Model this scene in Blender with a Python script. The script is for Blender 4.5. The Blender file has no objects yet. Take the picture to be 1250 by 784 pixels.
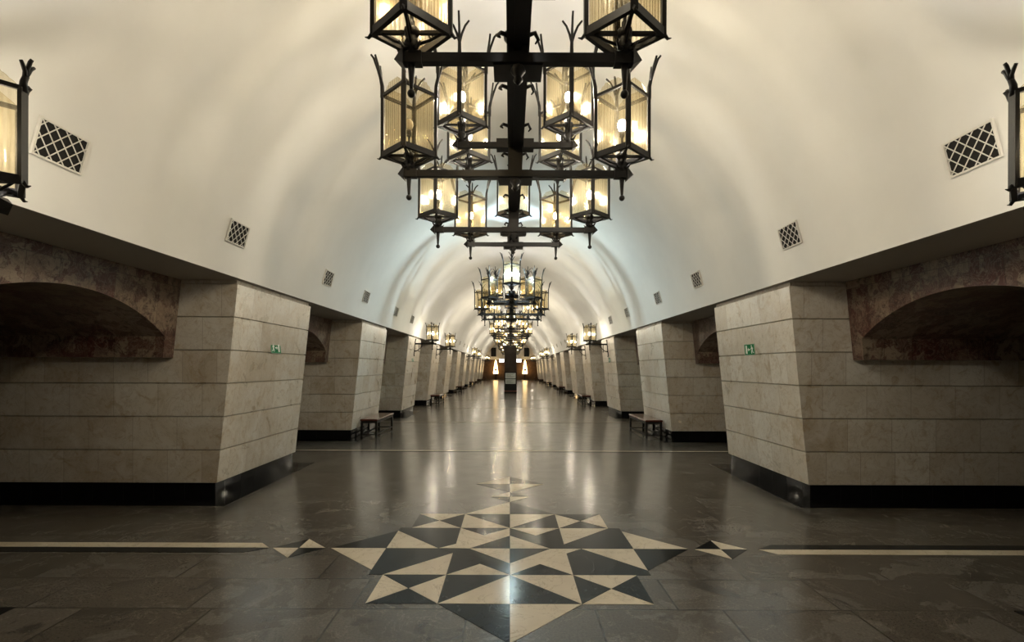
import bpy, math, random
from mathutils import Vector, Matrix
random.seed(7)
S = bpy.context.scene
C = S.collection
PI = math.pi

# ------------------------------------------------------------------ helpers
class MB:
    """collects shapes, build() links them as ONE mesh object"""
    def __init__(s): s.v = []; s.f = []; s.m = []; s.sm = []
    def add(s, vs, fs, mi=0, smooth=False):
        o = len(s.v); s.v += [tuple(v) for v in vs]
        for f in fs: s.f.append([i + o for i in f]); s.m.append(mi); s.sm.append(smooth)
    def box(s, x0, x1, y0, y1, z0, z1, mi=0):
        s.add([(x0,y0,z0),(x1,y0,z0),(x1,y1,z0),(x0,y1,z0),(x0,y0,z1),(x1,y0,z1),(x1,y1,z1),(x0,y1,z1)],
              [(0,3,2,1),(4,5,6,7),(0,1,5,4),(1,2,6,5),(2,3,7,6),(3,0,4,7)], mi)
    def bar(s, a, b, w, h=None, up=(0,0,1), mi=0):
        """square bar from a to b, width w (sideways) and h (along up)"""
        h = w if h is None else h
        a = Vector(a); b = Vector(b); d = (b - a).normalized(); u = Vector(up)
        if abs(d.dot(u)) > .98: u = Vector((1,0,0))
        r = d.cross(u).normalized(); u = r.cross(d).normalized()
        vs = []
        for p in (a, b):
            for i, j in ((-1,-1),(1,-1),(1,1),(-1,1)): vs.append(p + r*(i*w/2) + u*(j*h/2))
        s.add(vs, [(0,3,2,1),(4,5,6,7),(0,1,5,4),(1,2,6,5),(2,3,7,6),(3,0,4,7)], mi)
    def tube(s, pts, rad, n=6, mi=0, smooth=True, cap=True):
        pts = [Vector(p) for p in pts]
        if not hasattr(rad, '__len__'): rad = [rad]*len(pts)
        vs = []; fs = []; ref = None
        for i, p in enumerate(pts):
            d = (pts[min(i+1, len(pts)-1)] - pts[max(i-1, 0)]).normalized()
            if ref is None:
                ref = Vector((0,0,1)) if abs(d.z) < .9 else Vector((1,0,0))
            r = d.cross(ref).normalized(); u = r.cross(d).normalized(); ref = u
            for k in range(n):
                a = 2*PI*k/n; vs.append(p + (r*math.cos(a) + u*math.sin(a))*rad[i])
        for i in range(len(pts)-1):
            for k in range(n):
                fs.append((i*n+k, i*n+(k+1)%n, (i+1)*n+(k+1)%n, (i+1)*n+k))
        if cap:
            fs.append(tuple(range(n-1,-1,-1))); fs.append(tuple(range((len(pts)-1)*n, len(pts)*n)))
        s.add(vs, fs, mi, smooth)
    def lathe(s, prof, cx=0, cy=0, n=12, mi=0, smooth=True):
        s.tube([(cx,cy,z) for r, z in prof], [max(r,1e-4) for r, z in prof], n, mi, smooth)
    def ball(s, c, r, n=10, m=7, mi=0):
        s.lathe([(r*math.sin(PI*i/m), c[2]-r*math.cos(PI*i/m)) for i in range(m+1)], c[0], c[1], n, mi)
    def prism(s, poly, z0, z1, mi=0):
        n = len(poly)
        s.add([(x,y,z0) for x, y in poly] + [(x,y,z1) for x, y in poly],
              [tuple(range(n-1,-1,-1)), tuple(range(n,2*n))] + [(i,(i+1)%n,n+(i+1)%n,n+i) for i in range(n)], mi)
    def xf(s, M):
        s.v = [tuple(M @ Vector(v)) for v in s.v]; return s
    def mesh(s, name, mats):
        me = bpy.data.meshes.new(name); me.from_pydata(s.v, [], s.f); me.update()
        for m in (mats if isinstance(mats, (list, tuple)) else [mats]): me.materials.append(m)
        for p, mi, sm in zip(me.polygons, s.m, s.sm): p.material_index = mi; p.use_smooth = sm
        return me
    def build(s, name, mats, parent=None, loc=(0,0,0), rz=0):
        return link(name, s.mesh(name, mats), parent, loc, rz)

def link(name, data, parent=None, loc=(0,0,0), rz=0):
    o = bpy.data.objects.new(name, data); C.objects.link(o)
    o.location = loc; o.rotation_euler = (0,0,rz)
    if parent is not None: o.parent = parent
    return o
def tag(o, label=None, cat=None, group=None, kind=None):
    if label: o['label'] = label
    if cat: o['category'] = cat
    if group: o['group'] = group
    if kind: o['kind'] = kind
    return o
def thing(name, loc, rz=0): return link(name, None, None, loc, rz)
def copy_tree(o, parent=None):
    c = o.copy(); C.objects.link(c)
    if parent is not None: c.parent = parent
    for ch in list(o.children): copy_tree(ch, c)
    return c

# ------------------------------------------------------------------ materials
def mat(name):
    m = bpy.data.materials.new(name); m.use_nodes = True
    nt = m.node_tree; b = nt.nodes['Principled BSDF']
    return m, nt, b
def N(nt, t, **kw):
    n = nt.nodes.new('ShaderNode' + t)
    for k, v in kw.items(): setattr(n, k, v)
    return n
def L(nt, a, b): nt.links.new(a, b)
def rgb(c): return (c[0], c[1], c[2], 1)
def simple(name, col, rough=.5, metal=0, emit=None, es=0, coat=0):
    m, nt, b = mat(name)
    b.inputs['Base Color'].default_value = rgb(col); b.inputs['Roughness'].default_value = rough; b.inputs['Specular IOR Level'].default_value = .10
    b.inputs['Metallic'].default_value = metal; b.inputs['Coat Weight'].default_value = coat
    if emit: b.inputs['Emission Color'].default_value = rgb(emit); b.inputs['Emission Strength'].default_value = es
    return m
def ramp(nt, src, stops):
    r = N(nt, 'ValToRGB'); e = r.color_ramp.elements
    while len(e) < len(stops): e.new(.5)
    for x, (p, c) in zip(e, stops): x.position = p; x.color = rgb(c)
    L(nt, src, r.inputs[0]); return r.outputs[0]
def mixc(nt, fac, a, b, mode='MIX'):
    n = N(nt, 'Mix', data_type='RGBA', blend_type=mode)
    for s, v in ((n.inputs[0], fac), (n.inputs[6], a), (n.inputs[7], b)):
        if hasattr(v, 'links'): L(nt, v, s)
        else: s.default_value = v if isinstance(v, float) else rgb(v)
    return n.outputs[2]
def math_(nt, op, a, b=None):
    n = N(nt, 'Math', operation=op)
    for s, v in zip(n.inputs, (a, b)):
        if v is None: continue
        if hasattr(v, 'links'): L(nt, v, s)
        else: s.default_value = v
    return n.outputs[0]
def noise(nt, vec, scale, detail=4, rough=.55, dist=0):
    n = N(nt, 'TexNoise'); n.inputs['Scale'].default_value = scale; n.inputs['Detail'].default_value = detail
    n.inputs['Roughness'].default_value = rough; n.inputs['Distortion'].default_value = dist
    if vec is not None: L(nt, vec, n.inputs['Vector'])
    return n.outputs[0]
def coords(nt, rand=True):
    tc = N(nt, 'TexCoord'); v = tc.outputs['Object']
    if rand:
        oi = N(nt, 'ObjectInfo'); k = math_(nt, 'MULTIPLY', oi.outputs['Random'], 37.0)
        a = N(nt, 'VectorMath', operation='ADD'); L(nt, v, a.inputs[0]); L(nt, k, a.inputs[1])
        return tc, v, a.outputs[0]
    return tc, v, v
def face_uv(nt, tc, v, zoff, shift=None):
    """(along the wall, height) from object position and object-space normal"""
    sp = N(nt, 'SeparateXYZ'); L(nt, v, sp.inputs[0])
    sn = N(nt, 'SeparateXYZ'); L(nt, tc.outputs['Normal'], sn.inputs[0])
    st = math_(nt, 'GREATER_THAN', math_(nt, 'ABSOLUTE', sn.outputs[0]), .6)
    u = N(nt, 'Mix', data_type='FLOAT'); L(nt, st, u.inputs[0]); L(nt, sp.outputs[0], u.inputs[2]); L(nt, sp.outputs[1], u.inputs[3])
    uo = u.outputs[0]
    if shift is not None: uo = math_(nt, 'ADD', uo, shift)
    c = N(nt, 'CombineXYZ'); L(nt, uo, c.inputs[0]); L(nt, math_(nt, 'SUBTRACT', sp.outputs[2], zoff), c.inputs[1])
    return c.outputs[0]
def brick(nt, vec, w, h, mortar, off=.43, freq=2):
    b = N(nt, 'TexBrick'); b.offset = off; b.offset_frequency = freq; b.squash = .78; b.squash_frequency = 3
    for k, x in (('Scale',1.0),('Mortar Size',mortar),('Mortar Smooth',.1),('Bias',0.0),('Brick Width',w),('Row Height',h)):
        b.inputs[k].default_value = x
    b.inputs['Color1'].default_value = (0,0,0,1); b.inputs['Color2'].default_value = (1,1,1,1); b.inputs['Mortar'].default_value = (.5,.5,.5,1)
    L(nt, vec, b.inputs['Vector']); return b

def marble_mat():
    m, nt, b = mat('pale_marble')
    tc, v, vr = coords(nt)
    oi = N(nt, 'ObjectInfo')
    uv = face_uv(nt, tc, v, .222, math_(nt, 'MULTIPLY', oi.outputs['Random'], 9.0))
    br = brick(nt, uv, .56, .4217, .0035)
    base = ramp(nt, br.outputs['Color'], [(0,(.42,.355,.27)),(.35,(.57,.525,.45)),(.7,(.50,.45,.375)),(1,(.66,.63,.565))])
    n1 = noise(nt, vr, 2.6, 6, .6, .8)
    base = mixc(nt, ramp(nt, n1, [(.42,(0,0,0)),(.66,(.6,.6,.6))]), base, (.65,.63,.59))
    n2 = noise(nt, vr, 5.5, 7, .65, 1.6)
    base = mixc(nt, ramp(nt, n2, [(.52,(0,0,0)),(.66,(.6,.6,.6))]), base, (.36,.26,.15))
    n3 = noise(nt, vr, 3.1, 8, .7, 2.5)
    base = mixc(nt, ramp(nt, n3, [(.48,(0,0,0)),(.5,(.4,.4,.4)),(.52,(0,0,0))]), base, (.24,.18,.13))
    base = mixc(nt, math_(nt, 'MULTIPLY', br.outputs['Fac'], .6), base, (.22,.17,.12))
    L(nt, base, b.inputs['Base Color'])
    b.inputs['Roughness'].default_value = .28
    L(nt, math_(nt, 'ADD', math_(nt, 'MULTIPLY', n1, .2), .2), b.inputs['Roughness'])
    return m
def arch_mat():
    m, nt, b = mat('brown_breccia_marble')
    tc, v, vr = coords(nt)
    uv = face_uv(nt, tc, v, .0)
    br = brick(nt, uv, .34, .9, .003, .5, 2)
    vo = N(nt, 'TexVoronoi'); vo.inputs['Scale'].default_value = 6.0
    mix = N(nt, 'VectorMath', operation='ADD'); L(nt, vr, mix.inputs[0])
    nn = N(nt, 'TexNoise'); nn.inputs['Scale'].default_value = 6; nn.inputs['Detail'].default_value = 5; L(nt, vr, nn.inputs['Vector'])
    sc = N(nt, 'VectorMath', operation='SCALE'); L(nt, nn.outputs['Color'], sc.inputs[0]); sc.inputs['Scale'].default_value = .35
    L(nt, sc.outputs[0], mix.inputs[1]); L(nt, mix.outputs[0], vo.inputs['Vector'])
    base = ramp(nt, br.outputs['Color'], [(0,(.060,.012,.010)),(.2,(.15,.10,.07)),(.42,(.24,.185,.135)),(.62,(.085,.026,.022)),(.8,(.17,.12,.085)),(1,(.27,.21,.155))])
    spot = N_out(nt, vo, 'Color')
    base = mixc(nt, ramp(nt, spot, [(.55,(0,0,0)),(.6,(.7,.7,.7))]), base, (.065,.015,.013))
    base = mixc(nt, ramp(nt, spot, [(.2,(.6,.6,.6)),(.26,(0,0,0))]), base, (.25,.20,.15))
    n1 = noise(nt, vr, 7, 8, .72, 1.6)
    base = mixc(nt, ramp(nt, n1, [(.50,(0,0,0)),(.60,(.8,.8,.8))]), base, (.035,.014,.012))
    n2 = noise(nt, vr, 5, 8, .7, 2.5)
    base = mixc(nt, ramp(nt, n2, [(.47,(0,0,0)),(.5,(.6,.6,.6)),(.53,(0,0,0))]), base, (.32,.25,.19))
    base = mixc(nt, math_(nt, 'MULTIPLY', br.outputs['Fac'], .7), base, (.03,.02,.015))
    L(nt, base, b.inputs['Base Color']); b.inputs['Roughness'].default_value = .3
    return m
def N_out(nt, node, key):
    s = N(nt, 'SeparateColor'); L(nt, node.outputs[key], s.inputs[0]); return s.outputs[0]
def plinth_mat():
    m, nt, b = mat('black_polished_stone')
    tc, v, vr = coords(nt)
    br = brick(nt, face_uv(nt, tc, v, 0), .5, .5, .003)
    n1 = noise(nt, vr, 14, 6, .7)
    base = mixc(nt, n1, (.003,.003,.0035), (.010,.010,.011))
    base = mixc(nt, br.outputs['Fac'], base, (.02,.019,.018))
    L(nt, base, b.inputs['Base Color']); b.inputs['Roughness'].default_value = .04; b.inputs['Specular IOR Level'].default_value = .10
    return m
def plaster_mat():
    m, nt, b = mat('warm_white_plaster')
    tc, v, vr = coords(nt, False)
    n1 = noise(nt, v, .8, 5, .6)
    base = mixc(nt, ramp(nt, n1, [(.35,(0,0,0)),(.65,(1,1,1))]), (.63,.62,.595), (.68,.67,.645))
    L(nt, base, b.inputs['Base Color']); b.inputs['Roughness'].default_value = .7
    return m
def floor_mat():
    m, nt, b = mat('grey_polished_granite')
    tc, v, vr = coords(nt, False)
    br = brick(nt, v, 1.15, .52, .008, .37, 2)
    tone = ramp(nt, br.outputs['Color'], [(0,(.070,.061,.050)),(.4,(.110,.096,.079)),(.7,(.088,.077,.063)),(1,(.130,.114,.094))])
    # veins and clouds differ from slab to slab
    sh = N(nt, 'VectorMath', operation='SCALE'); L(nt, br.outputs['Color'], sh.inputs[0]); sh.inputs['Scale'].default_value = 23
    ad = N(nt, 'VectorMath', operation='ADD'); L(nt, v, ad.inputs[0]); L(nt, sh.outputs[0], ad.inputs[1])
    n1 = noise(nt, ad.outputs[0], 1.1, 6, .6, 1.2)
    tone = mixc(nt, ramp(nt, n1, [(.53,(0,0,0)),(.55,(.7,.7,.7))]), tone, (.155,.144,.126))
    n4 = noise(nt, ad.outputs[0], 1.6, 5, .6, 1.0)
    tone = mixc(nt, ramp(nt, n4, [(.58,(0,0,0)),(.66,(.7,.7,.7))]), tone, (.035,.030,.028))
    n2 = noise(nt, ad.outputs[0], 1.3, 7, .65, 1.5)
    tone = mixc(nt, ramp(nt, n2, [(.495,(0,0,0)),(.5,(.45,.45,.45)),(.505,(0,0,0))]), tone, (.34,.30,.25))
    n3 = noise(nt, v, 60, 4, .8)
    tone = mixc(nt, ramp(nt, n3, [(.35,(.6,.6,.6)),(.65,(1,1,1))]), (.0,.0,.0), tone, 'MIX')
    tone = mixc(nt, math_(nt, 'MULTIPLY', br.outputs['Fac'], .75), tone, (.022,.02,.018))
    L(nt, tone, b.inputs['Base Color'])
    r = math_(nt, 'ADD', math_(nt, 'MULTIPLY', noise(nt, v, 3, 5, .6), .14), .14)
    L(nt, r, b.inputs['Roughness'])
    b.inputs['Specular IOR Level'].default_value = .5
    bp = N(nt, 'Bump'); bp.inputs['Strength'].default_value = .03; bp.inputs['Distance'].default_value = .01
    L(nt, noise(nt, v, 2.2, 4, .6), bp.inputs['Height']); L(nt, bp.outputs[0], b.inputs['Normal'])
    return m
def inlay(name, c1, c2, vein, rough=.16):
    m, nt, b = mat(name)
    tc, v, vr = coords(nt, False)
    base = mixc(nt, ramp(nt, noise(nt, v, 2.5, 5, .6, .6), [(.35,(0,0,0)),(.65,(1,1,1))]), c1, c2)
    base = mixc(nt, ramp(nt, noise(nt, v, 2.1, 7, .65, 1.5), [(.49,(0,0,0)),(.5,(.6,.6,.6)),(.51,(0,0,0))]), base, vein)
    L(nt, base, b.inputs['Base Color']); b.inputs['Roughness'].default_value = rough; b.inputs['Specular IOR Level'].default_value = .10
    return m
def iron_mat():
    m, nt, b = mat('black_wrought_iron')
    tc, v, vr = coords(nt, False)
    base = mixc(nt, noise(nt, v, 18, 4, .6), (.004,.0035,.003), (.012,.010,.009))
    L(nt, base, b.inputs['Base Color']); b.inputs['Roughness'].default_value = .45; b.inputs['Specular IOR Level'].default_value = .3
    return m
def glass_mat():
    m, nt, b = mat('smoky_amber_ribbed_glass'); nt.nodes.remove(b)
    out = nt.nodes['Material Output']
    lw = N(nt, 'LayerWeight'); lw.inputs[0].default_value = .35
    tr = N(nt, 'BsdfTransparent'); L(nt, ramp(nt, lw.outputs['Facing'], [(.0,(.93,.90,.825)),(.45,(.88,.84,.74)),(.85,(.46,.40,.29))]), tr.inputs[0])
    tl = N(nt, 'BsdfTranslucent'); tl.inputs[0].default_value = (.9,.75,.45,1)
    gl = N(nt, 'BsdfGlossy'); gl.inputs[0].default_value = (1,.92,.75,1); gl.inputs['Roughness'].default_value = .22
    m1 = N(nt, 'MixShader'); m1.inputs[0].default_value = .007; L(nt, tr.outputs[0], m1.inputs[1]); L(nt, tl.outputs[0], m1.inputs[2])
    fr = N(nt, 'Fresnel'); fr.inputs[0].default_value = 1.35
    fr2 = math_(nt, 'MINIMUM', fr.outputs[0], .07)
    m2 = N(nt, 'MixShader'); L(nt, fr2, m2.inputs[0]); L(nt, m1.outputs[0], m2.inputs[1]); L(nt, gl.outputs[0], m2.inputs[2])
    L(nt, m2.outputs[0], out.inputs[0])
    return m
def bulb_mat(name, col, s):
    m, nt, b = mat(name); nt.nodes.remove(b)
    e = N(nt, 'Emission'); e.inputs[0].default_value = rgb(col); e.inputs[1].default_value = s
    L(nt, e.outputs[0], nt.nodes['Material Output'].inputs[0]); return m

M = dict(
    marble=marble_mat(), arch=arch_mat(), plinth=plinth_mat(), plaster=plaster_mat(), floor=floor_mat(),
    white_inlay=inlay('cream_marble_inlay', (.56,.49,.38), (.63,.56,.44), (.28,.22,.15)),
    black_inlay=inlay('black_marble_inlay', (.006,.0075,.009), (.014,.017,.018), (.05,.055,.05)),
    iron=iron_mat(), glass=glass_mat(),
    bulb=bulb_mat('warm_bulb', (1,.965,.92), 740.0), bulb_amber=bulb_mat('amber_bulb', (1,.78,.48), 500.0),
    bulb_cool=bulb_mat('cool_white_bulb', (.58,.80,1), 6500.0), bulb_off=simple('unlit_bulb', (.75,.70,.60), .25),
    wood=simple('red_brown_varnished_wood', (.085,.026,.018), .22, 0, coat=.4), steel=simple('dark_bench_steel', (.012,.011,.010), .4, 0),
    vent_white=simple('pale_painted_grille', (.62,.60,.56), .5), vent_dark=simple('recess_shade', (.02,.019,.018), .8),
    green=simple('green_sign_face', (.0,.15,.045), .6), white=simple('white_sign_print', (.75,.80,.75), .4), pale_green=simple('pale_sign_edge', (.35,.48,.38), .4),
    soffit=simple('shade_toned_plaster_soffit', (.36,.33,.29), .6), hall=simple('dim_hall_wall', (.03,.027,.024), .6),  # soffit: same plaster as the vault, its shade put into a grey-brown colour
    stele=inlay('dark_brown_stone', (.030,.022,.017), (.045,.034,.026), (.07,.05,.04), .3),
    wall=inlay('dark_brown_wall_marble', (.065,.038,.022), (.10,.06,.035), (.14,.09,.06), .3),
    paper=simple('printed_paper', (.55,.60,.58), .6), ink=simple('dark_print', (.12,.13,.13), .6), black=simple('black_frame', (.012,.012,.012), .3),
    torch=bulb_mat('glowing_torch_glass', (1,.66,.28), 9.0), lit=bulb_mat('lit_sign_face', (1,.97,.9), 3.0),
    red_line=simple('dull_red_edge', (.18,.07,.05), .4),
)

# ------------------------------------------------------------------ dimensions (metres; nave axis X=0, camera at Y=0 looking along +Y)
F0, BAY, PL = 6.55, 5.55, 2.40          # front of the first full pillar, bay length, pillar length
def pfront(k): return F0 + BAY*(k-1)
NP = 12
YEND = 75.0
ZS = 2.80                                # springing of the vault
VC, VR = 2.40, 3.4424                    # vault circle centre height and radius
XS = math.sqrt(VR**2 - (ZS-VC)**2)       # 3.42
def vx(z): return math.sqrt(VR**2 - (z-VC)**2)
XB, XT = 3.745, 3.487                    # nave face of a pillar at its base and top
XO = 6.60                                # outer end of the pillars
ZP, CH = .222, .4217                     # plinth height, course height

# ------------------------------------------------------------------ the setting
b = MB(); b.box(-7.7, 7.7, -2.7, YEND+.3, -.12, 0)
tag(b.build('floor', M['floor']), 'dark grey polished granite slab floor of the long hall', kind='structure')

b = MB(); n = 72; a0 = math.atan2(ZS-VC, XS); ring = []
for i in range(n+1):
    a = a0 + (PI-2*a0)*i/n; ring.append((math.cos(a), math.sin(a)))
vs = []; fs = []
YS = [-2.7 + (YEND+.3+2.7)*j/24 for j in range(25)]
for y in YS:
    for r in (VR, VR+.15):
        for c, s_ in ring: vs.append((r*c, y, VC+r*s_))
row = 2*(n+1)
for j in range(24):
    for i in range(n):
        p = j*row+i; fs.append((p, p+1, p+row+1, p+row))
        q = p+n+1; fs.append((q, q+row, q+row+1, q+1))
b.add(vs, fs, 0, True)
for e in (0, n):      # crisp lower edge of the vault
    c, s_ = ring[e]; q0, q1 = (VR*c, VC+VR*s_), ((VR+.15)*c, VC+(VR+.15)*s_)
    b.add([(q0[0],YS[0],q0[1]),(q1[0],YS[0],q1[1]),(q1[0],YS[-1],q1[1]),(q0[0],YS[-1],q0[1])], [(0,1,2,3)])
tag(b.build('ceiling', M['plaster']), 'warm white plaster barrel vault over the hall', kind='structure')

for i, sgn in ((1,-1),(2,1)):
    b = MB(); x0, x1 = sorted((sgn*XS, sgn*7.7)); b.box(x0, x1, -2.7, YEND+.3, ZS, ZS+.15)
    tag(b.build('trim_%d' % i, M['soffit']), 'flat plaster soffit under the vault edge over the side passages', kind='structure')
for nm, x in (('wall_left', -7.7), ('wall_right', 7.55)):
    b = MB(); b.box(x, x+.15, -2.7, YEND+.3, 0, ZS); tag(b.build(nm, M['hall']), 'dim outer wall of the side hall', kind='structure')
b = MB(); b.box(-7.7, 7.7, -2.85, -2.7, 0, ZS+.15); b.box(-3.7, 3.7, -2.85, -2.7, ZS, 6.0)
tag(b.build('wall_front', M['plaster']), 'wall behind the viewer', kind='structure')
b = MB(); b.box(-7.7, 7.7, YEND, YEND+.3, 0, 2.86); tag(b.build('wall_back', M['wall']), 'dark brown marble wall closing the far end', kind='structure')
b = MB(); poly = [(XS*1.02, ZS+.06)] + [((VR+.02)*c, VC+(VR+.02)*s_) for c, s_ in ring] + [(-XS*1.02, ZS+.06)]
b.add([(x, YEND+.05, z) for x, z in poly] + [(x, YEND+.28, z) for x, z in poly],
      [tuple(range(len(poly))), tuple(range(2*len(poly)-1, len(poly)-1, -1))] + [(i, len(poly)+i, len(poly)+(i+1)%len(poly), (i+1)%len(poly)) for i in range(len(poly))])
tag(b.build('wall_lunette', M['plaster']), 'white half-round end wall under the vault', kind='structure')

# ------------------------------------------------------------------ pillars
def pillar_meshes():
    h = PL/2; xc = -(XB+XO)/2
    def X(z): return -(XB + (XT-XB)*(z-ZP)/(2.752-ZP))
    body = MB(); rings = []
    g = .009; d = .022
    for k in range(6):
        z0 = ZP+CH*k; z1 = ZP+CH*(k+1)
        rings += [(z0+g*.2, d), (z0+g, 0), (z1-g, 0), (z1-g*.2, d)]
    rings += [(2.765, .03), (2.7995, .03)]
    vs = []; fs = []
    for z, i in rings:
        x = X(z)-xc
        vs += [(-XO-xc+i, -h+i, z), (x-i, -h+i, z), (x-i, h-i, z), (-XO-xc+i, h-i, z)]
    for r in range(len(rings)-1):
        for k in range(4): fs.append((r*4+k, r*4+(k+1)%4, r*4+4+(k+1)%4, r*4+4+k))
    fs.append((3,2,1,0)); q = (len(rings)-1)*4; fs.append((q,q+1,q+2,q+3))
    body.add(vs, fs)
    pl = MB(); x = X(ZP)-xc-.035
    pl.box(-XO-xc+.03, x, -h+.03, h-.03, 0.004, ZP)
    st = MB(); st.box(-XO-xc, x+.27, -h-.24, h+.24, 0, .004)
    return xc, body.mesh('body', M['marble']), pl.mesh('plinth', M['plinth']), st.mesh('floor_strip', M['plinth'])
XC, ME_BODY, ME_PLINTH, ME_STRIP = pillar_meshes()
ORD = ['', 'first', 'second', 'third', 'fourth', 'fifth', 'sixth', 'seventh', 'eighth', 'ninth', 'tenth', 'eleventh', 'twelfth']
LAMPS = {0, 3, 4, 7, 8, 11, 12}
BENCH = {2, 4, 6, 8, 10, 12}
def pillar_label(k, side):
    if k == 0: return 'pale marble pillar beside the viewer on the %s, carrying the near wall lantern' % side
    if k == 1: return 'large pale marble pillar at front %s with green exit sign' % side
    if k == 2: return 'pale marble pillar second along the %s side, first bench at its foot' % side
    ex = 'with wall lantern and bench' if k in LAMPS and k in BENCH else 'with wall lantern' if k in LAMPS else 'with bench at its foot' if k in BENCH else 'plain, no lantern or bench'
    return '%s pale marble pillar from the front along the %s side, %s' % (ORD[k], side, ex)
for k in range(0, NP+1):
    for side, sgn in (('left', -1), ('right', 1)):
        p = thing('marble_pillar', (-sgn*XC, pfront(k)+PL/2, 0), 0 if sgn < 0 else PI)
        tag(p, pillar_label(k, side), 'pillar', 'marble pillars lining the hall', 'thing')
        link('body', ME_BODY, p); link('plinth', ME_PLINTH, p); link('floor_strip', ME_STRIP, p)

# ------------------------------------------------------------------ brown marble arches in the passages
def arch_mesh():
    g = BAY-PL; h = g/2; t = .20; m = MB()
    zsp, rise, zb = 2.07, .405, 1.81
    hi = h-t
    R = (hi*hi+rise*rise)/(2*rise); zc = zsp+rise-R
    pts = []
    nseg = 28; a = math.asin(hi/R)
    for i in range(nseg+1):
        th = -a+2*a*i/nseg; pts.append((R*math.sin(th), zc+R*math.cos(th)))
    def xf(z): return .10*(1-(z-zb)/(2.8-zb))        # face leans: lower edge further out
    x0 = -4.20; xo = -XO
    e = .003
    low = [(-h+e, zb), (-hi, zb)] + pts + [(hi, zb), (h-e, zb)]
    top = [(-h+e, ZS-.002), (-hi, ZS-.002)] + [(y, ZS-.002) for y, z in pts] + [(hi, ZS-.002), (h-e, ZS-.002)]
    n = len(low); vs = []
    for pt in (low, top):
        vs += [(x0-xf(z), y, z) for y, z in pt]
    for pt in (low, top):
        vs += [(xo, y, z) for y, z in pt]
    fs = []
    for i in range(n-1):
        fs.append((i, i+1, n+i+1, n+i))
        fs.append((2*n+i, 3*n+i, 3*n+i+1, 2*n+i+1))
        fs.append((i, 2*n+i, 2*n+i+1, i+1))
        fs.append((n+i, n+i+1, 3*n+i+1, 3*n+i))
    for i in (0, n-1): fs.append((i, n+i, 3*n+i, 2*n+i))
    xm = (x0+xo)/2
    m.add([(x-xm, y, z) for x, y, z in vs], fs)
    return xm, m.mesh('passage_arch', M['arch'])
AXM, ME_ARCH = arch_mesh()
for k in range(0, NP):
    for side, sgn in (('left', -1), ('right', 1)):
        a = link('passage_arch', ME_ARCH, None, (-sgn*AXM, pfront(k)+PL+(BAY-PL)/2, 0), 0 if sgn < 0 else PI)
        if k == 0: lb = 'large mottled brown marble arch over the nearest passage on the %s' % side
        else: lb = 'brown marble arch spanning the passage behind the %s %s pillar' % (ORD[k], side)
        tag(a, lb, 'arch', 'brown marble passage arches', 'thing')

# ------------------------------------------------------------------ floor inlays
YM = 4.86
def mosaic():
    W = []; B = []
    A, D, E, T = .52, 1.04, 1.14, 1.68       # grid of the star
    r1, p1, q = .62, .38, .12
    f = .67; hh = .38; x2 = 1.16
    # upper left quarter
    W.append([(-x2,.52),(-x2,0),(-f,0)])
    B.append([(-x2,r1),(-x2,.52),(-f,0),(-A,q),(-A,r1)])
    W.append([(-A,r1),(-A,q),(-f,0),(-hh,0),(0,p1-.01),(0,r1),(-.26,p1)])
    B.append([(-A,r1),(-.26,p1),(0,r1)]); B.append([(0,p1-.01),(-hh,0),(0,0)])
    W.append([(-A,E),(-A,r1),(0,r1)]); B.append([(-A,E),(0,r1),(0,E)])
    W.append([(-A,E),(0,E),(0,T)]); B.append([(0,E),(A,E),(0,T)])
    B.append([(-T,0),(-x2,0),(-x2,.52)]); W.append([(-T,0),(-x2,-.52),(-x2,0)])
    c = (-(A+D)/2, (r1+E)/2)
    W += [[(-D,E),c,(-A,E)], [(-D,r1),(-A,r1),c]]; B += [[(-D,E),(-D,r1),c], [(-A,E),c,(-A,r1)]]
    # upper right quarter
    W.append([(0,E),(0,r1),(A,E)]); B.append([(A,E),(0,r1),(A,r1)])
    W.append([(0,r1),(.26,p1),(A,r1)])
    B.append([(0,r1),(0,p1-.01),(hh,0),(f,0),(A,q),(A,r1),(.26,p1)])
    B.append([(A,q),(f,0),(x2,0),(x2,r1),(D,r1)])
    W.append([(A,r1),(A,q),(D,r1)]); W.append([(0,p1-.01),(0,0),(hh,0)])
    c = ((A+D)/2, (r1+E)/2)
    W += [[(A,E),(A,r1),c], [(D,E),c,(D,r1)]]; B += [[(A,E),c,(D,E)], [(A,r1),(D,r1),c]]
    # side diamond
    cx, s = -1.98, .25
    B += [[(cx-s,0),(cx,0),(cx,s)], [(cx,0),(cx,-s),(cx+s,0)]]; W += [[(cx,s),(cx,0),(cx+s,0)], [(cx-s,0),(cx,-s),(cx,0)]]
    # small and large diamonds ahead of the star
    for cy, s in ((1.95,.25),(2.70,.49)):
        W += [[(-s,cy),(0,cy),(0,cy+s)], [(0,cy),(0,cy-s),(s,cy)]]; B += [[(0,cy),(s,cy),(0,cy+s)], [(-s,cy),(0,cy-s),(0,cy)]]
    m = MB()
    def inset(p, k=.004):
        gx = sum(x for x, y in p)/len(p); gy = sum(y for x, y in p)/len(p); out = []
        for x, y in p:
            l = math.hypot(x-gx, y-gy); q_ = max(0, 1-k/l); out.append((gx+(x-gx)*q_, gy+(y-gy)*q_))
        return out
    for mi, ps in ((0, W), (1, B)):
        for p in ps:
            for s in (1, -1):
                m.prism([(s*x, s*y) for x, y in inset(p)], 0, .003, mi)
    return m
o = mosaic().build('floor_mosaic', [M['white_inlay'], M['black_inlay']], None, (-.035, YM, 0))
tag(o, 'cream and black triangle star mosaic set in the granite floor', 'floor mosaic', None, 'thing')
i = 3
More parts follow.
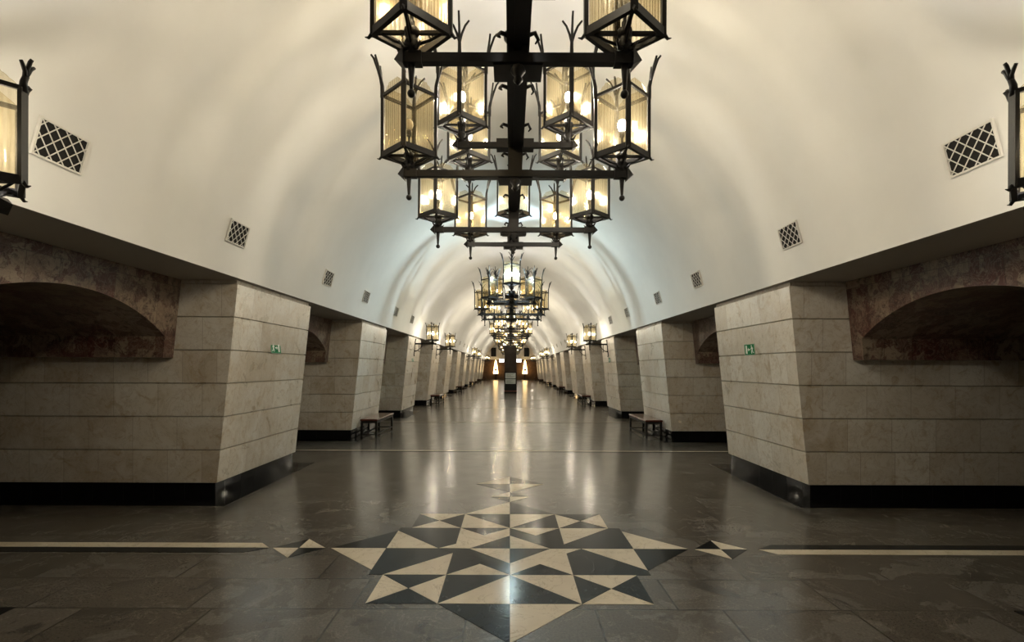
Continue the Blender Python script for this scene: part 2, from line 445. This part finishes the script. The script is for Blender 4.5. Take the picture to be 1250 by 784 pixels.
for sgn in (-1, 1):
    b = MB(); w = .125
    # outer strip and its tip pointing at the star
    b.prism([(-7.5, YM+.005), (-2.30, YM+.005), (-2.42, YM+.005+w), (-7.5, YM+.005+w)], 0, .003, 0)
    b.prism([(-7.5, YM-w), (-2.48, YM-w), (-2.30, YM-.005), (-7.5, YM-.005)], 0, .003, 1)
    if sgn > 0: b.v = [(-x, 2*YM-y, z) for x, y, z in b.v]
    tag(b.build('trim_%d' % i, [M['white_inlay'], M['black_inlay']]), 'cream and black stripe inlaid in the floor leading to the star', kind='structure'); i += 1
for k in range(1, 5):
    y = pfront(k)+PL+(BAY-PL)/2
    b = MB(); b.box(-7.5, 7.5, y, y+.075, 0, .003, 0); b.box(-7.5, 7.5, y-.075, y-.002, 0, .003, 1)
    tag(b.build('trim_%d' % i, [M['white_inlay'], M['black_inlay']]), 'thin pale stripe inlaid across the floor between the pillars', kind='structure'); i += 1

# ------------------------------------------------------------------ lanterns
HD = .22; PH = .49                          # half diagonal, post height
CORN = [(HD,0),(0,HD),(-HD,0),(0,-HD)]
def lantern_frame(q=1.0):
    m = MB()
    for x, y in CORN:
        d = Vector((x, y, 0)).normalized(); t = Vector((-d.y, d.x, 0)); p = Vector((x, y, 0))
        m.bar(p+Vector((0,0,-.02)), p+Vector((0,0,PH)), .040, .024, up=d)
        top = p+Vector((0,0,PH))
        m.tube([top-Vector((0,0,.02)), top+Vector((0,0,.08*q))+d*.004, top+Vector((0,0,.15*q))+d*.018], [.020,.017,.015], 6)
        base = top+Vector((0,0,.12*q))+d*.012
        m.tube([base, base+Vector((0,0,.10*q))+d*.03*q, base+Vector((0,0,.19*q))+d*.062*q, base+Vector((0,0,.22*q))+d*.085*q], [.013,.0115,.0105,.009], 5)
        for s in (-1, 1):
            m.tube([base, base+Vector((0,0,.07*q))+t*(s*.022*q)+d*.01, base+Vector((0,0,.13*q))+t*(s*.05*q)+d*.022*q, base+Vector((0,0,.17*q))+t*(s*.085*q)+d*.03*q], [.013,.0115,.0105,.009], 5)
        # small leaf foot under each post
        m.tube([p+Vector((0,0,-.005)), p+d*.025+Vector((0,0,-.035)), p+d*.045+Vector((0,0,-.03))], [.014,.009,.003], 5)
    for i in range(4):
        a = Vector((*CORN[i], 0)); c = Vector((*CORN[(i+1)%4], 0))
        m.bar(a, c, .026, .046); m.bar(a+Vector((0,0,PH)), c+Vector((0,0,PH)), .018, .024)
    m.bar((HD,0,-.005), (-HD,0,-.005), .022, .018); m.bar((0,HD,-.005), (0,-HD,-.005), .022, .018)
    m.lathe([(.035,-.03),(.045,-.012),(.045,.012),(.03,.02)], n=8)
    return m
def lantern_glass():
    m = MB()
    for i in range(4):
        a = Vector((*CORN[i], 0))*.945; c = Vector((*CORN[(i+1)%4], 0))*.945
        d = (c-a).normalized(); nrm = Vector((d.y, -d.x, 0)); ln = (c-a).length
        nr = 9; k = 4; vs = []; top = []
        a = a+d*.012; ln -= .024
        cols = nr*k+1
        for j in range(cols):
            u = j/(cols-1); e = abs(((u*nr) % 1)-.5)*2
            off = .010*math.sqrt(max(0, 1-e*e))
            zt = PH+.075-.06*max(0, (abs(u-.5)-.22)/.28)
            p = a+d*(ln*u)
            vs += [p+nrm*off+Vector((0,0,.022)), p+nrm*off+Vector((0,0,zt)), p-nrm*.003+Vector((0,0,.022)), p-nrm*.003+Vector((0,0,zt))]
        fs = []
        for j in range(cols-1):
            q = j*4
            fs += [(q, q+4, q+5, q+1), (q+2, q+3, q+7, q+6), (q+1, q+5, q+7, q+3), (q, q+2, q+6, q+4)]
        fs += [(0,1,3,2), ((cols-1)*4, (cols-1)*4+2, (cols-1)*4+3, (cols-1)*4+1)]
        m.add(vs, fs)
    return m
def lantern_socket():
    m = MB(); m.lathe([(.020,.0),(.018,.06),(.011,.065),(.011,.15),(.022,.155),(.024,.20),(.016,.205)], n=10); return m
def lantern_bulb():
    m = MB(); m.lathe([(.012,.204),(.026,.222),(.035,.248),(.033,.270),(.021,.290),(.003,.300)], n=10); return m
def bulb_base_mesh(): return lantern_bulb()
ME_FRAME = lantern_frame().mesh('lantern', M['iron'])
ME_FRAME_SHORT = lantern_frame(.45).mesh('lantern', M['iron'])
ME_GLASS = lantern_glass().mesh('glass_panels', M['glass'])
ME_SOCKET = lantern_socket().mesh('socket', M['iron'])
ME_BULB = {k: lantern_bulb().mesh('bulb', M[k]) for k in ('bulb', 'bulb_amber', 'bulb_cool', 'bulb_off')}
def lantern(parent, loc, state='bulb', me=None):
    l = link('lantern', me or ME_FRAME, parent, loc)
    if state == 'bulb_off': l['label'] = 'unlit lantern'
    if state == 'bulb_cool': l['label'] = 'brilliant cool white lantern'
    link('glass_panels', ME_GLASS, l); link('socket', ME_SOCKET, l); link('bulb', ME_BULB[state], l)
    return l

# ------------------------------------------------------------------ chandeliers
def stem_shape(m, x, y, zb, zl, drop=True):
    """turned stem from the bar (zb) to the lantern's foot (zl), leaf collar, tapered drop below"""
    m.lathe([(.040,zb+.02),(.032,zb+.05),(.041,zb+.06),(.033,zb+.075),(.045,zb+.09),(.036,zb+.105),(.034,zl-.03),(.045,zl-.012)], x, y, 8)
    for k in range(4):
        a = PI/4+k*PI/2; d = Vector((math.cos(a), math.sin(a), 0)); p = Vector((x, y, zb+.055))
        m.tube([p+d*.02, p+d*.055+Vector((0,0,-.012)), p+d*.085+Vector((0,0,.018))], [.016,.012,.004], 5)
    for k in range(4):      # braces up to the frame's corners
        a = k*PI/2; d = Vector((math.cos(a), math.sin(a), 0)); p = Vector((x, y, 0))
        m.tube([p+d*.02+Vector((0,0,zl-.075)), p+d*.10+Vector((0,0,zl-.05)), p+d*.17+Vector((0,0,zl-.012))], [.010,.009,.008], 5)
    if drop:
        m.lathe([(.024,zb-.02),(.020,zb-.05),(.011,zb-.17),(.010,zb-.185)], x, y, 8); m.ball((x, y, zb-.195), .024)
def bar_shape(m, y, z, half, w):
    t = .06
    m.box(-half+t, half-t, y-w/2, y+w/2, z-w/2, z+w/2)
    for s in (-1, 1):
        x = s*(half-t); q = w*.95
        m.add([(x,y-q,z-q),(x,y+q,z-q),(x,y+q,z+q),(x,y-q,z+q),(s*half,y,z)], [(0,1,2,3),(0,1,4),(1,2,4),(2,3,4),(3,0,4)])
        m.box(min(x, x-s*.10), max(x, x-s*.10), y-w*.62, y+w*.62, z-w*.62, z+w*.62)
BEAMZ = 3.60
ROWS = [  # y, z of bar, half length, lantern x, lantern foot above bar
    (-2.21, 3.45, .705, .605, .155), (-.87, 3.30, .975, .88, .155), (.86, 3.30, .975, .88, .155), (2.20, 3.45, .705, .605, .155),
    (-.40, 3.74, .585, .49, .19), (.40, 3.74, .585, .49, .19)]
def chandelier_meshes():
    out = {}
    m = MB()
    m.box(-.065, .065, -3.0, 2.42, BEAMZ-.07, BEAMZ+.07); m.box(-.022, .022, -2.98, 2.40, BEAMZ-.095, BEAMZ-.07)
    for s in (-3.0, 2.42):
        e = -.09 if s < 0 else .09
        m.add([(-.085,s,BEAMZ-.09),(.085,s,BEAMZ-.09),(.085,s,BEAMZ+.09),(-.085,s,BEAMZ+.09),(0,s+e,BEAMZ)], [(0,1,2,3),(0,1,4),(1,2,4),(2,3,4),(3,0,4)])
    for y in (-2.62, 2.02):   # blocks that carry the end lanterns
        m.box(-.18, .18, y-.06, y+.06, BEAMZ-.06, BEAMZ+.03)
        m.lathe([(.055,BEAMZ+.06),(.04,BEAMZ+.10),(.05,BEAMZ+.12),(.03,BEAMZ+.14)], 0, y, 8)
    out['beam'] = m.mesh('beam', M['iron'])
    m = MB()
    m.tube([(.06,0,.02), (.10,0,.035), (.118,.02,.005), (.10,.03,-.012)], [.014,.013,.011,.005], 5)
    out['hook'] = m.mesh('scroll_hook', M['iron'])
    out['bars'] = []
    for y, z, h, lx, up in ROWS:
        w = .052 if z < 3.7 else .046
        m = MB(); bar_shape(m, y, z, h, w)
        zz = BEAMZ-.07 if z < BEAMZ else BEAMZ+.07
        m.box(-.14, .14, y-.01, y+.17, z-.035, z+.035) if z < 3.7 else m.box(-.17, .17, y-.06, y+.06, z-.04, z+.04)
        m.box(-.055, .055, y+.0, y+.11, min(z, zz), max(z, zz))
        if z < BEAMZ: m.lathe([(.035,z-.04),(.045,z-.07),(.02,z-.10),(.03,z-.12),(.004,z-.145)], 0, y, 8)
        out['bars'].append(m.mesh('cross_bar', M['iron']))
    out['stems'] = {}
    for r, (y, z, h, lx, up) in enumerate(ROWS):
        m = MB(); stem_shape(m, 0, 0, -up, 0, z < 3.7); out['stems'][r] = m.mesh('stem', M['iron'])
    m = MB(); stem_shape(m, 0, 0, -.18, 0, False); out['cstem'] = m.mesh('stem', M['iron'])
    m = MB(); m.tube([(0,0,BEAMZ+.06), (0,0,VC+VR+.01)], .022, 8); m.lathe([(.05,BEAMZ+.07),(.04,BEAMZ+.12),(.024,BEAMZ+.14)], 0, 0, 8)
    out['rod'] = m.mesh('suspension_rod', M['iron'])
    m = MB(); zt = VC+VR; m.lathe([(.025,zt-.16),(.06,zt-.14),(.13,zt-.05),(.14,zt+.01)], 0, 0, 14); out['cup'] = m.mesh('ceiling_cup', M['iron'])
    return out
CH_M = chandelier_meshes()
def chandelier(y0, label, states):
    r = thing('chandelier', (0, y0, 0)); tag(r, label, 'chandelier', 'iron lantern chandeliers along the vault')
    link('beam', CH_M['beam'], r); 
    for k in range(9):
        for s in (0, PI): link('scroll_hook', CH_M['hook'], r, (0, -2.72+k*.56, BEAMZ), s)
    for me in CH_M['bars']: link('cross_bar', me, r)
    for y in (-1.3, 1.3):
        rod = link('suspension_rod', CH_M['rod'], r, (0, y, 0)); link('ceiling_cup', CH_M['cup'], rod)
    for i, (y, z, h, lx, up) in enumerate(ROWS):
        for s in (-1, 1):
            l = lantern(r, (s*lx, y, z+up), states.get((i, s), 'bulb')); link('stem', CH_M['stems'][i], l)
    for nm, y, z in (('near', -2.62, 3.93), ('far', 2.02, 3.83)):
        l = lantern(r, (0, y, z), states.get(nm, 'bulb')); link('stem', CH_M['cstem'], l)
    return r
CY = 5.15
OFF = 'bulb_off'
chandelier(CY, 'largest black iron lantern chandelier, hanging nearest the viewer above the floor star',
           {(1,-1): OFF, (0,1): OFF, (0,-1): 'bulb_amber', (3,-1): 'bulb_amber', (3,1): 'bulb_amber'})
chandelier(CY+11.2, 'second iron chandelier from the viewer, with one brilliant cool white front lantern',
           {(0,-1): OFF, (0,1): OFF, (1,-1): OFF, (1,1): OFF, (4,-1): OFF, (4,1): OFF, 'near': 'bulb_cool'})
chandelier(CY+22.4, 'third iron chandelier from the viewer, all its lanterns lit, above the dark stele', {})
for k, w in ((3, 'fourth'), (4, 'fifth'), (5, 'sixth')):
    chandelier(CY+11.2*k, '%s iron chandelier from the viewer, largely hidden far down the hall' % w, {})

# ------------------------------------------------------------------ wall lanterns
def sconce_meshes():
    X = XT+.03        # wall face near the top of the pillar
    z = 2.56; arm = .66
    pl = MB(); pl.bar((-.014,0,2.14), (.042,0,2.70), .05, .022, up=(1,0,0)); pl.ball((-.004,0,2.125), .022); pl.ball((.052,0,2.715), .022)
    pl.bar((.005,0,2.3),(.04,0,2.3),.03)
    am = MB(); am.box(.03, arm+.10, -.028, .028, z-.028, z+.028)
    am.add([(arm+.10,-.045,z-.045),(arm+.10,.045,z-.045),(arm+.10,.045,z+.045),(arm+.10,-.045,z+.045),(arm+.17,0,z)], [(0,1,2,3),(0,1,4),(1,2,4),(2,3,4),(3,0,4)])
    br = MB(); br.tube([(.02,0,2.28),(.10,0,2.31),(.20,0,2.38),(.27,0,2.47),(.28,0,z)], .014, 6)
    br.tube([(.17,0,z),(.17,0,2.30)], .012, 6); br.ball((.17,0,2.285), .022)
    st = MB(); stem_shape(st, 0, 0, -.13, 0, True)
    return pl.mesh('wall_plate', M['iron']), am.mesh('arm', M['iron']), br.mesh('brace', M['iron']), st.mesh('stem', M['iron']), arm, z
SP, SA, SB, SS, ARM, SZ = sconce_meshes()
for k in sorted(LAMPS):
    for side, sgn in (('left', -1), ('right', 1)):
        y = 2.76 if k == 0 else pfront(k)+1.2
        x = XT+.035
        s = thing('wall_lantern', (sgn*x, y, 0), 0 if sgn < 0 else PI)
        tag(s, ('large iron wall lantern cut by the %s edge of the picture' % side) if k == 0 else 'iron wall lantern glowing on the %s pillar along the %s side' % (ORD[k], side),
            'wall lamp', 'iron wall lanterns')
        link('wall_plate', SP, s); link('arm', SA, s); link('brace', SB, s)
        l = lantern(s, (ARM, 0, SZ+.13), 'bulb', ME_FRAME_SHORT); link('stem', SS, l)

# ------------------------------------------------------------------ vents on the vault
def vent_meshes():
    w, h = .42, .27
    fr = MB(); t = .014; d0, d1 = .004, .022
    fr.box(-w/2, w/2, -h/2, -h/2+t, d0, d1); fr.box(-w/2, w/2, h/2-t, h/2, d0, d1)
    fr.box(-w/2, -w/2+t, -h/2+t, h/2-t, d0, d1); fr.box(w/2-t, w/2, -h/2+t, h/2-t, d0, d1)
    lt = MB(); W, H = w/2-t, h/2-t
    sx = 2*W/4.0
    for s in (-1, 1):
        for j in range(-8, 9):
            # line y = s*k*(x - j*sx)
            k = (2*H/2.5)/sx*1.0
            pts = []
            for x in (-W, W):
                yy = s*k*(x-j*sx-sx*.25)
                if -H <= yy <= H: pts.append((x, yy))
            for yy in (-H, H):
                x = yy/(s*k)+j*sx+sx*.25
                if -W < x < W: pts.append((x, yy))
            if len(pts) >= 2 and math.dist(pts[0], pts[1]) > .02:
                lt.bar((pts[0][0],pts[0][1],.020-.0015*s), (pts[1][0],pts[1][1],.014-.0015*s), .0062, .005)
    bk = MB(); bk.box(-W-.005, W+.005, -H-.005, H+.005, .002, .007)  # flat near-black plate, coloured as the shaded recess behind the lattice
    # local (u along the hall, v up the vault, n into the hall) -> world for the left side
    z = 3.30; c = Vector((-vx(z), 0, z)); n = Vector((vx(z), 0, VC-z)).normalized(); u = Vector((0,1,0)); v = Vector((n.z*-1, 0, n.x))
    v = Vector((-n.z, 0, n.x))
    if v.z < 0: v = -v
    R = Matrix((( u.x, v.x, n.x), (u.y, v.y, n.y), (u.z, v.z, n.z))).to_4x4()
    for m in (fr, lt, bk): m.xf(R)
    return c, fr.mesh('frame', M['vent_white']), lt.mesh('lattice', M['vent_white']), bk.mesh('shade_plate', M['vent_dark'])
VCN, VF, VL, VD = vent_meshes()
kk = 0
for k in range(0, NP):
    for e, (nm, y) in enumerate((('start', pfront(k)+PL+.37), ('end', pfront(k+1)-.33))):
        for side, sgn in (('left', -1), ('right', 1)):
            v = thing('air_vent', (-sgn*VCN.x, y, VCN.z), 0 if sgn < 0 else PI)
            idx = k*2+e
            if idx == 0: lb = 'large lattice air vent low on the vault beside the %s edge lantern' % side
            elif e == 0: lb = 'lattice air vent on the vault just past the %s pillar, %s side' % (ORD[k], side)
            else: lb = 'lattice air vent on the vault just before the %s pillar, %s side' % (ORD[k+1], side)
            tag(v, lb, 'vent', 'lattice air vents along the vault')
            link('frame', VF, v); link('lattice', VL, v); link('shade_plate', VD, v)

# ------------------------------------------------------------------ benches
def bench_meshes():
    w, ln, h = .42, 1.75, .44
    seat = MB()
    x0, x1, y0, y1 = -w/2, w/2, -ln/2, ln/2; c = .012
    vs = []
    for z, i in ((h-.045, c), (h-.035, 0), (h-.012, 0), (h, c)):
        vs += [(x0+i,y0+i,z),(x1-i,y0+i,z),(x1-i,y1-i,z),(x0+i,y1-i,z)]
    fs = [(3,2,1,0),(12,13,14,15)] + [(r*4+k, r*4+(k+1)%4, r*4+4+(k+1)%4, r*4+4+k) for r in range(3) for k in range(4)]
    seat.add(vs, fs)
    fr = MB(); q = .05
    fr.box(x0+.01, x1-.01, y0+.02, y0+.02+q, h-.10, h-.045); fr.box(x0+.01, x1-.01, y1-.02-q, y1-.02, h-.10, h-.045)
    for x in (x0+.01, x1-.01-q): fr.box(x, x+q, y0+.06, y1-.06, h-.10, h-.045)
    legs = []
    for x in (x0+.01, x1-.01-q):
        for y in (y0+.02, y1-.02-q):
            m = MB(); m.box(x, x+q, y, y+q, .0, h-.10); legs.append(m)
    st = MB()
    for y in (y0+.02, y1-.02-q): st.box(x0+.05, x1-.05, y+.008, y+q-.008, .05, .075)
    for x in (x0+.015,x1-.045): st.box(x, x+.03, y0+.06, y1-.06, .05, .075)
    return seat.mesh('seat', M['wood']), fr.mesh('seat_frame', M['steel']), [m.mesh('leg', M['steel']) for m in legs], st.mesh('stretcher', M['steel'])
BS, BF, BL, BT = bench_meshes()
for k in sorted(BENCH):
    for side, sgn in (('left', -1), ('right', 1)):
        o = thing('bench', (sgn*3.46, pfront(k)+PL/2+.12, 0), 0 if sgn < 0 else PI)
        tag(o, ('nearest backless bench on the %s, red-brown seat on dark metal frame' % side) if k == 2 else 'backless bench with dark metal frame at the foot of the %s pillar, %s side' % (ORD[k], side), 'bench', 'backless benches along the pillars')
        link('seat', BS, o); link('seat_frame', BF, o); link('stretcher', BT, o)
        for l in BL: link('leg', l, o)

# ------------------------------------------------------------------ green exit signs
def sign_meshes(flip):
    """in the sign's plane: u to the reader's right, v up, n towards the reader"""
    w, h = .31, .155
    pn = MB(); pn.box(-w/2, w/2, -h/2, h/2, .001, .008, 0)
    ed = MB(); t = .005
    for a in ((-w/2-t, w/2+t, -h/2-t, -h/2), (-w/2-t, w/2+t, h/2, h/2+t), (-w/2-t, -w/2, -h/2, h/2), (w/2, w/2+t, -h/2, h/2)): ed.box(*a, .001, .009)
    pi_ = MB(); f = -1 if flip else 1
    def bar(a, b_, wd): pi_.bar((f*a[0],a[1],.0095), (f*b_[0],b_[1],.0095), wd, .003, up=(0,0,1))
    z = .0095
    # running figure at the reader's left (mirrored when flipped)
    cx = -.085
    pi_.prism([(f*(cx+.012)+.013*math.cos(k*PI/6), .052+.013*math.sin(k*PI/6)) for k in range(12)], .008, .011)
    bar((cx+.006,.036), (cx-.008,-.008), .030)
    bar((cx-.006,-.006), (cx+.022,-.030), .016); bar((cx+.022,-.030), (cx+.014,-.060), .014)
    bar((cx-.008,-.008), (cx-.018,-.036), .016); bar((cx-.018,-.036), (cx-.044,-.052), .014)
    bar((cx+.008,.032), (cx+.034,.010), .012); bar((cx-.002,.032), (cx-.030,.012), .012)
    # arrow towards the door
    bar((-.030,0), (.022,0), .016)
    p = [(f*.020,.026), (f*.020,-.026), (f*.052,0)]
    pi_.prism(p if f < 0 else p[::1], .008, .011)
    # door
    bar((.092,-.062), (.092,.062), .046)
    return pn, ed, pi_
def sign(side, sgn, y, zc, label):
    o = thing('exit_sign', (0,0,0))
    pn, ed, pc = sign_meshes(sgn > 0)
    z0, z1 = ZP, 2.752
    xw = XB+(XT-XB)*(zc-z0)/(z1-z0)
    sl = (XT-XB)/(z1-z0)
    v = Vector((-sl*-1 if sgn < 0 else sl, 0, 1)).normalized()
    u = Vector((0, 1, 0)) if sgn < 0 else Vector((0, -1, 0))
    n = u.cross(v)
    R = Matrix(((u.x, v.x, n.x), (u.y, v.y, n.y), (u.z, v.z, n.z))).to_4x4()
    o.location = (sgn*xw, y, zc)
    for m in (pn, ed, pc): m.xf(R)
    pn.build('panel', M['green'], o); ed.build('border', M['pale_green'], o); pc.build('pictogram', M['white'], o)
    tag(o, label, 'sign', 'green exit signs on the pillars')
for side, sgn in (('left', -1), ('right', 1)):
    sign(side, sgn, 7.78, 1.985, 'green exit pictogram sign on the large front %s pillar' % side)
    sign(side, sgn, 18.75, 1.985, 'tiny exit sign below the wall lantern of the third %s pillar' % side)

# ------------------------------------------------------------------ stele with the notices
t = thing('information_stele', (0, 34.7, 0)); tag(t, 'tall dark brown stele with two white notices standing in the middle of the hall', 'information stele')
b = MB(); b.box(-.40, .40, 0, .5, .16, 3.1); b.build('body', M['stele'], t)
b = MB(); b.box(-.44, .44, -.05, .55, 0, .10); b.build('base', M['black'], t)
b = MB(); b.box(-.43, .43, -.04, .54, .10, .16); b.build('base_edge', M['red_line'], t)
f = MB(); f.box(-.42, .42, -.05, -.001, .17, 1.42); fo = f.build('notice_board', M['black'], t)
for z0, z1 in ((.98, 1.34), (.62, .93)):
    p = MB(); p.box(-.34, .34, -.062, -.05, z0, z1, 0)
    for k in range(5):
        zz = z1-.05-k*(z1-z0-.08)/5; p.box(-.28, .28-.12*(k % 3), -.064, -.062, zz-.018, zz, 1)
    p.build('notice', [M['paper'], M['ink']], fo)

# ------------------------------------------------------------------ far end wall fittings
for side, x in (('left', -2.42), ('right', 2.37)):
    p = thing('wall_panel', (x, YEND+.05, 3.95)); tag(p, 'dark rectangular panel on the white end wall, %s of the stele' % side, 'panel', 'dark panels on the end wall')
    b = MB(); b.box(-.36, .36, -.05, 0, -.63, .63); b.build('plate', M['black'], p)
    b = MB()
    for z in (-.65, .61): b.box(-.38, .38, -.06, 0, z, z+.04)
    for xx in (-.38, .34): b.box(xx, xx+.04, -.06, 0, -.61, .61)
    b.build('surround', M['stele'], p)
for side, x in (('left', -2.08), ('right', 2.12)):
    p = thing('torch_lamp', (x, 74.4, 0)); tag(p, 'tall glowing amber torch lamp at the dark end wall, %s of the stele' % side, 'lamp', 'glowing torch lamps')
    b = MB(); b.lathe([(.26,0),(.24,.06),(.07,.12),(.06,.55),(.12,.62),(.34,.70),(.40,.80),(.38,.82)], n=14); b.build('stand', M['iron'], p)
    b = MB(); b.lathe([(.36,.82),(.34,1.15),(.24,1.9),(.12,2.6),(.03,2.80)], n=14); b.build('lamp_shade', M['torch'], p)
    b = MB(); b.box(-.15, .15, -.36, -.28, 1.25, 1.55); b.build('emblem', M['iron'], p)
for side, x in (('left', -1.25), ('right', 1.25)):
    p = thing('lit_sign', (x, YEND-.1, 2.72)); tag(p, 'small glowing white sign at the end wall beside the stele, %s of it' % side, 'sign', 'white signs at the end wall')
    b = MB(); b.box(-.37, .37, -.06, .1, -.26, .26); b.build('casing', M['black'], p)
    b = MB(); b.box(-.35, .35, -.075, -.06, -.24, .24); b.build('sign_face', M['lit'], p)

# ------------------------------------------------------------------ world, camera, view
w = bpy.data.worlds.new('World'); S.world = w; w.use_nodes = True
w.node_tree.nodes['Background'].inputs[0].default_value = (.02,.02,.022,1); w.node_tree.nodes['Background'].inputs[1].default_value = .3
cam = bpy.data.cameras.new('Camera'); co = bpy.data.objects.new('Camera', cam); C.objects.link(co); S.camera = co
cam.sensor_fit = 'HORIZONTAL'; cam.sensor_width = 36; cam.lens = 36*632/1250
co.location = (-.04, 0, 1.70); co.rotation_euler = (PI/2, math.radians(-.2), 0)
cam.shift_x = 2.5/1250; cam.shift_y = 57/1250; cam.clip_start = .05; cam.clip_end = 200
S.view_settings.view_transform = 'Standard'; S.view_settings.look = 'None'; S.view_settings.gamma = 1
S.view_settings.use_curve_mapping = False; S.view_settings.exposure = 0.0
try:
    S.cycles.transparent_max_bounces = 32
except Exception: pass
